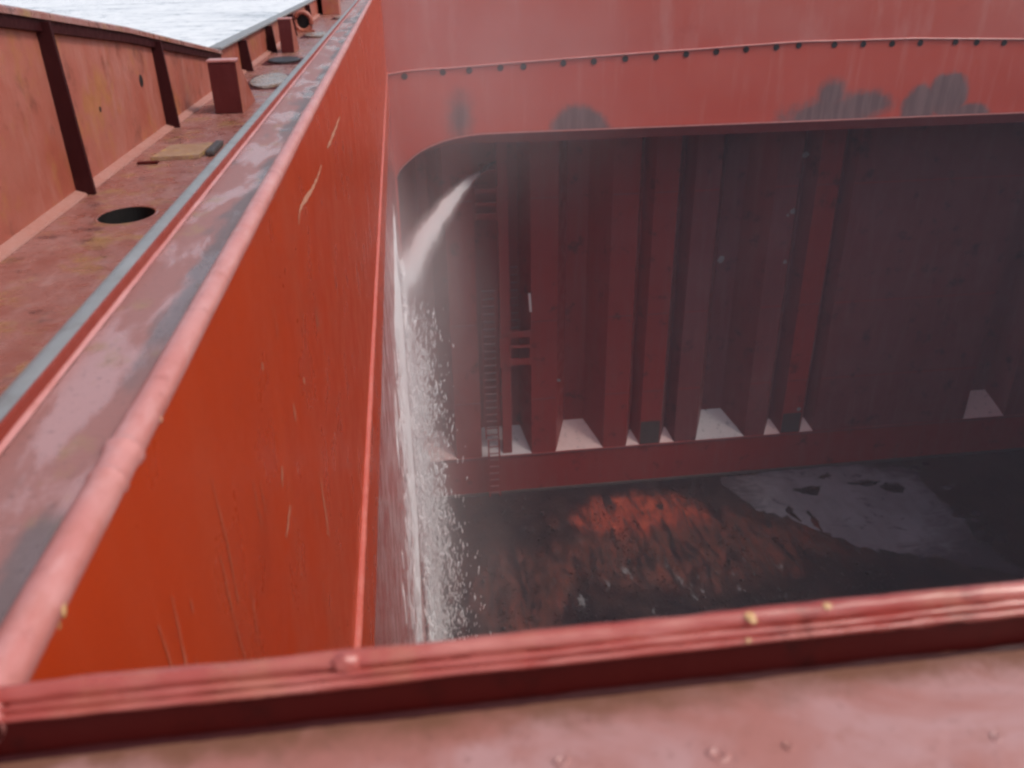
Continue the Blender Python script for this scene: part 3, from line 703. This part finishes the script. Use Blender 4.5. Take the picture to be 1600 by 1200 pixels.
# ------------------------------------------------------------------ water: jet, falling curtain, flecks, mist
nz = thing('hose_nozzle', 'small dark hose nozzle at the ladder from which the white jet comes', 'nozzle')
A0 = Vector((2.75, 32.5, -5.42)); A1 = Vector((-.62, 23.4, -6.75))
link('barrel', tube(bmesh.new(), [A0, A0 + Vector((.18, .45, -.02)), A0 + Vector((.4, 1.3, -.05))], [.05, .07, .10], 10), M['hose'], nz)
link('hose', tube(bmesh.new(), [A0 + Vector((.4, 1.3, -.05)), (3.3, 34.3, -5.5), (3.72, 34.55, -5.4), (3.75, 34.6, -8.4)], .07, 8), M['hose'], nz)
link('bracket', B(2.9, 3.5, 33.7, 34.95, -5.72, -5.60), M['bulk'], nz)

def jet_density(q):
    # thick along the jet's own path, thinning to nothing at its edge
    x, y, z = q.xyz()
    t = q.math('DIVIDE', q.math('SUBTRACT', A0.y, y), A0.y - A1.y)
    ax = q.math('ADD', q.math('MULTIPLY', t, A1.x - A0.x), A0.x)
    az = q.math('ADD', q.math('MULTIPLY', t, A1.z - A0.z), A0.z)
    az = q.math('ADD', az, q.math('MULTIPLY', q.math('MULTIPLY', t, q.math('SUBTRACT', 1., t)), 1.92))
    dx = q.math('SUBTRACT', x, ax); dz = q.math('SUBTRACT', z, az)
    d = q.math('SQRT', q.math('ADD', q.math('MULTIPLY', dx, dx), q.math('MULTIPLY', dz, dz)))
    n = q.noise(1.6, 5, .65, (1.6, .6, .9), dist=.3)
    rad = q.math('ADD', .09, q.math('MULTIPLY', q.math('POWER', q.math('MAXIMUM', t, .0001), .8), .75))
    e = q.math('ADD', q.math('DIVIDE', d, rad), q.math('MULTIPLY', q.math('SUBTRACT', n, .5), .7))
    core = q.ramp(e, .12, .55, 1, 0); halo = q.ramp(e, .2, 1.0, 1, 0)
    k = q.ramp(t, 0, 1, 22, 5.0, False)
    return q.math('ADD', q.math('MULTIPLY', core, k), q.math('MULTIPLY', halo, .8))
jp = []
for i in range(15):
    t = i / 14.
    p = A0.lerp(A1, t); p.z += .48 * 4 * t * (1 - t)
    jp.append(p)
jr = [.13 + 1.0 * (i / 14.) ** .8 for i in range(15)]
jet = link('water_jet', tube(bmesh.new(), jp, jr, 14), volume_mat('jet_spray', jet_density, (.995, .985, .99)), None, True)
tag(jet, 'white jet of wash water arching from the ladder to the side wall', 'water jet')

def fall_density(q):
    x, y, z = q.xyz()
    n = q.noise(1.5, 6, .68, (2.2, 1.6, .40), dist=.4)
    t = q.ramp(z, -5, -21, 0, 1, False)
    w = q.math('ADD', .10, q.math('MULTIPLY', q.math('POWER', q.math('MAXIMUM', t, .0001), .6), .75))
    e = q.math('ADD', q.math('DIVIDE', q.math('SUBTRACT', x, XW), w), q.math('MULTIPLY', q.math('SUBTRACT', n, .5), 1.1))
    core = q.ramp(e, .05, .42, 1, 0); halo = q.ramp(e, .1, .95, 1, 0)
    return q.math('ADD', q.math('MULTIPLY', core, 1.6), q.math('MULTIPLY', halo, q.ramp(n, .35, .7, .3, 1.7)))
bm = bmesh.new(); rows = []
for k in range(19):
    t = k / 18.; z = -4.6 + (ZF + 4.62) * t
    y0 = 24.2 - 2.6 * t; wy = .10 + .75 * min(1, t * 2.2); wx = .12 + 1.0 * min(1, t * 1.3) ** .8
    rows.append([bm.verts.new((XW + .004 + wx * (.5 + .5 * math.cos(a)) , y0 + wy * math.sin(a), z)) for a in frange(0, 2 * math.pi, 15)[:-1]])
for a, b in zip(rows, rows[1:]):
    for k in range(14): bm.faces.new((a[k], a[(k + 1) % 14], b[(k + 1) % 14], b[k]))
bm.faces.new(rows[0]); bm.faces.new(rows[-1][::-1])
fw_ = link('falling_water', bm, volume_mat('falling_spray', fall_density, (.995, .985, .99)), None, True)
tag(fw_, 'white curtain of water falling down the wet side wall', 'falling water')

tb = bmesh.new(); bmesh.ops.create_icosphere(tb, subdivisions=1, radius=1)
tb.verts.ensure_lookup_table()
TV = [v.co.copy() for v in tb.verts]; TF = [tuple(v.index for v in f.verts) for f in tb.faces]; tb.free()
DV, DF = [], []
def fleck(x, y, z, r, st, lx):
    n = len(DV)
    for v in TV:
        dz = v.z * r * st
        DV.append((x + v.x * r + dz * lx, y + v.y * r, z + dz))
    DF.extend(tuple(k + n for k in f) for f in TF)
for i in range(31000):
    t = random.random() ** .85
    if i >= 27000:   # thin film running down the plate nearer the camera
        z = -4.5 - 9 * random.random(); y = 23.5 - abs(random.gauss(0, 4.5)); x = XW + .006
        if y < 9: continue
        fleck(x, y, z, random.uniform(.004, .011), random.uniform(15, 60), 0); continue
    if i < 900:      # water thrown up and along the wall from where the jet strikes
        u = random.random() ** 2 * .7; z = -6.6 + 2.6 * u; y = 24.0 - 4.5 * u + random.gauss(0, .15); x = XW + .01 + abs(random.gauss(0, .03)); r = random.uniform(.008, .018) * (1 - u); st = random.uniform(4, 12)
    elif i < 12500:  # threads of water close to the wall
        z = -6.2 + (ZF + 6.4) * t
        x = XW + .015 + abs(random.gauss(0, 1)) * (.03 + .10 * t); y = 23.9 - 2.9 * t + random.gauss(0, .10 + .30 * t)
        r = random.uniform(.014, .046); st = random.uniform(3, 12)
        if z - r * st < ZF: continue
    else:            # thrown-off drops, in bursts
        z = -7.4 + (ZF + 7.7) * t
        x = XW + .05 + abs(random.gauss(0, 1)) * (.36 + .28 * t); y = 23.8 - 2.8 * t + random.gauss(0, .35 + .4 * t)
        if noise.noise(Vector((x * 2.0, y * .9, z * .8))) + .4 * noise.noise(Vector((x * 5, y * 3, z * 3))) < random.uniform(-.6, .5): continue
        r = random.uniform(.005, .016) * (1 + .7 * (random.random() < .05)); st = random.uniform(3, 11)
    fleck(x, y, z, r, st, random.uniform(-.15, .25))
me = bpy.data.meshes.new('spray_drops'); me.from_pydata(DV, [], DF); me.polygons.foreach_set('use_smooth', [True] * len(me.polygons)); me.update()
me.materials.append(M['drop'])
sd = bpy.data.objects.new('spray_drops', me); COL.objects.link(sd); kind(sd, 'stuff')

def mist_density(q):
    n = q.ramp(q.noise(.35, 4, .6, (1.2, 1, .55), dist=.4), .25, .75, .35, 1.5)
    tot = None
    for c, r, a in (((-.6, 23, -13.5), (1.9, 5, 11), .13), ((0, 24, -12), (4.2, 9, 12), .028), ((-.4, 25, -7.2), (3.6, 7, 4.2), .09), ((-.5, 15, -5.2), (.75, 10, 6.2), .08), ((1.5, 26, -.8), (7.5, 8, 5.8), .030), ((0, 26, -19.5), (5, 7, 4), .035)):
        b = q.math('MULTIPLY', q.blob(c, r, None, 0, (.0, 1.0)), q.math('MULTIPLY', n, a))
        tot = b if tot is None else q.math('ADD', tot, b)
    return tot
mist = link('mist', B(XW + .006, 9.2, 4.8, YF + 3.85, ZF + .4, 5.0), volume_mat('spray_mist', mist_density))
kind(mist, 'stuff')
q = N('thin_hold_haze'); v = q.n('ShaderNodeVolumePrincipled'); v.inputs['Color'].default_value = (.84, .84, 1, 1); v.inputs['Density'].default_value = .0015
q.l(v.outputs[0], q.out.inputs['Volume'])
kind(link('thin_mist', B(XW + .012, 29.3, 1.2, YF + 3.8, ZF + .5, 1.0), q.m), 'stuff')
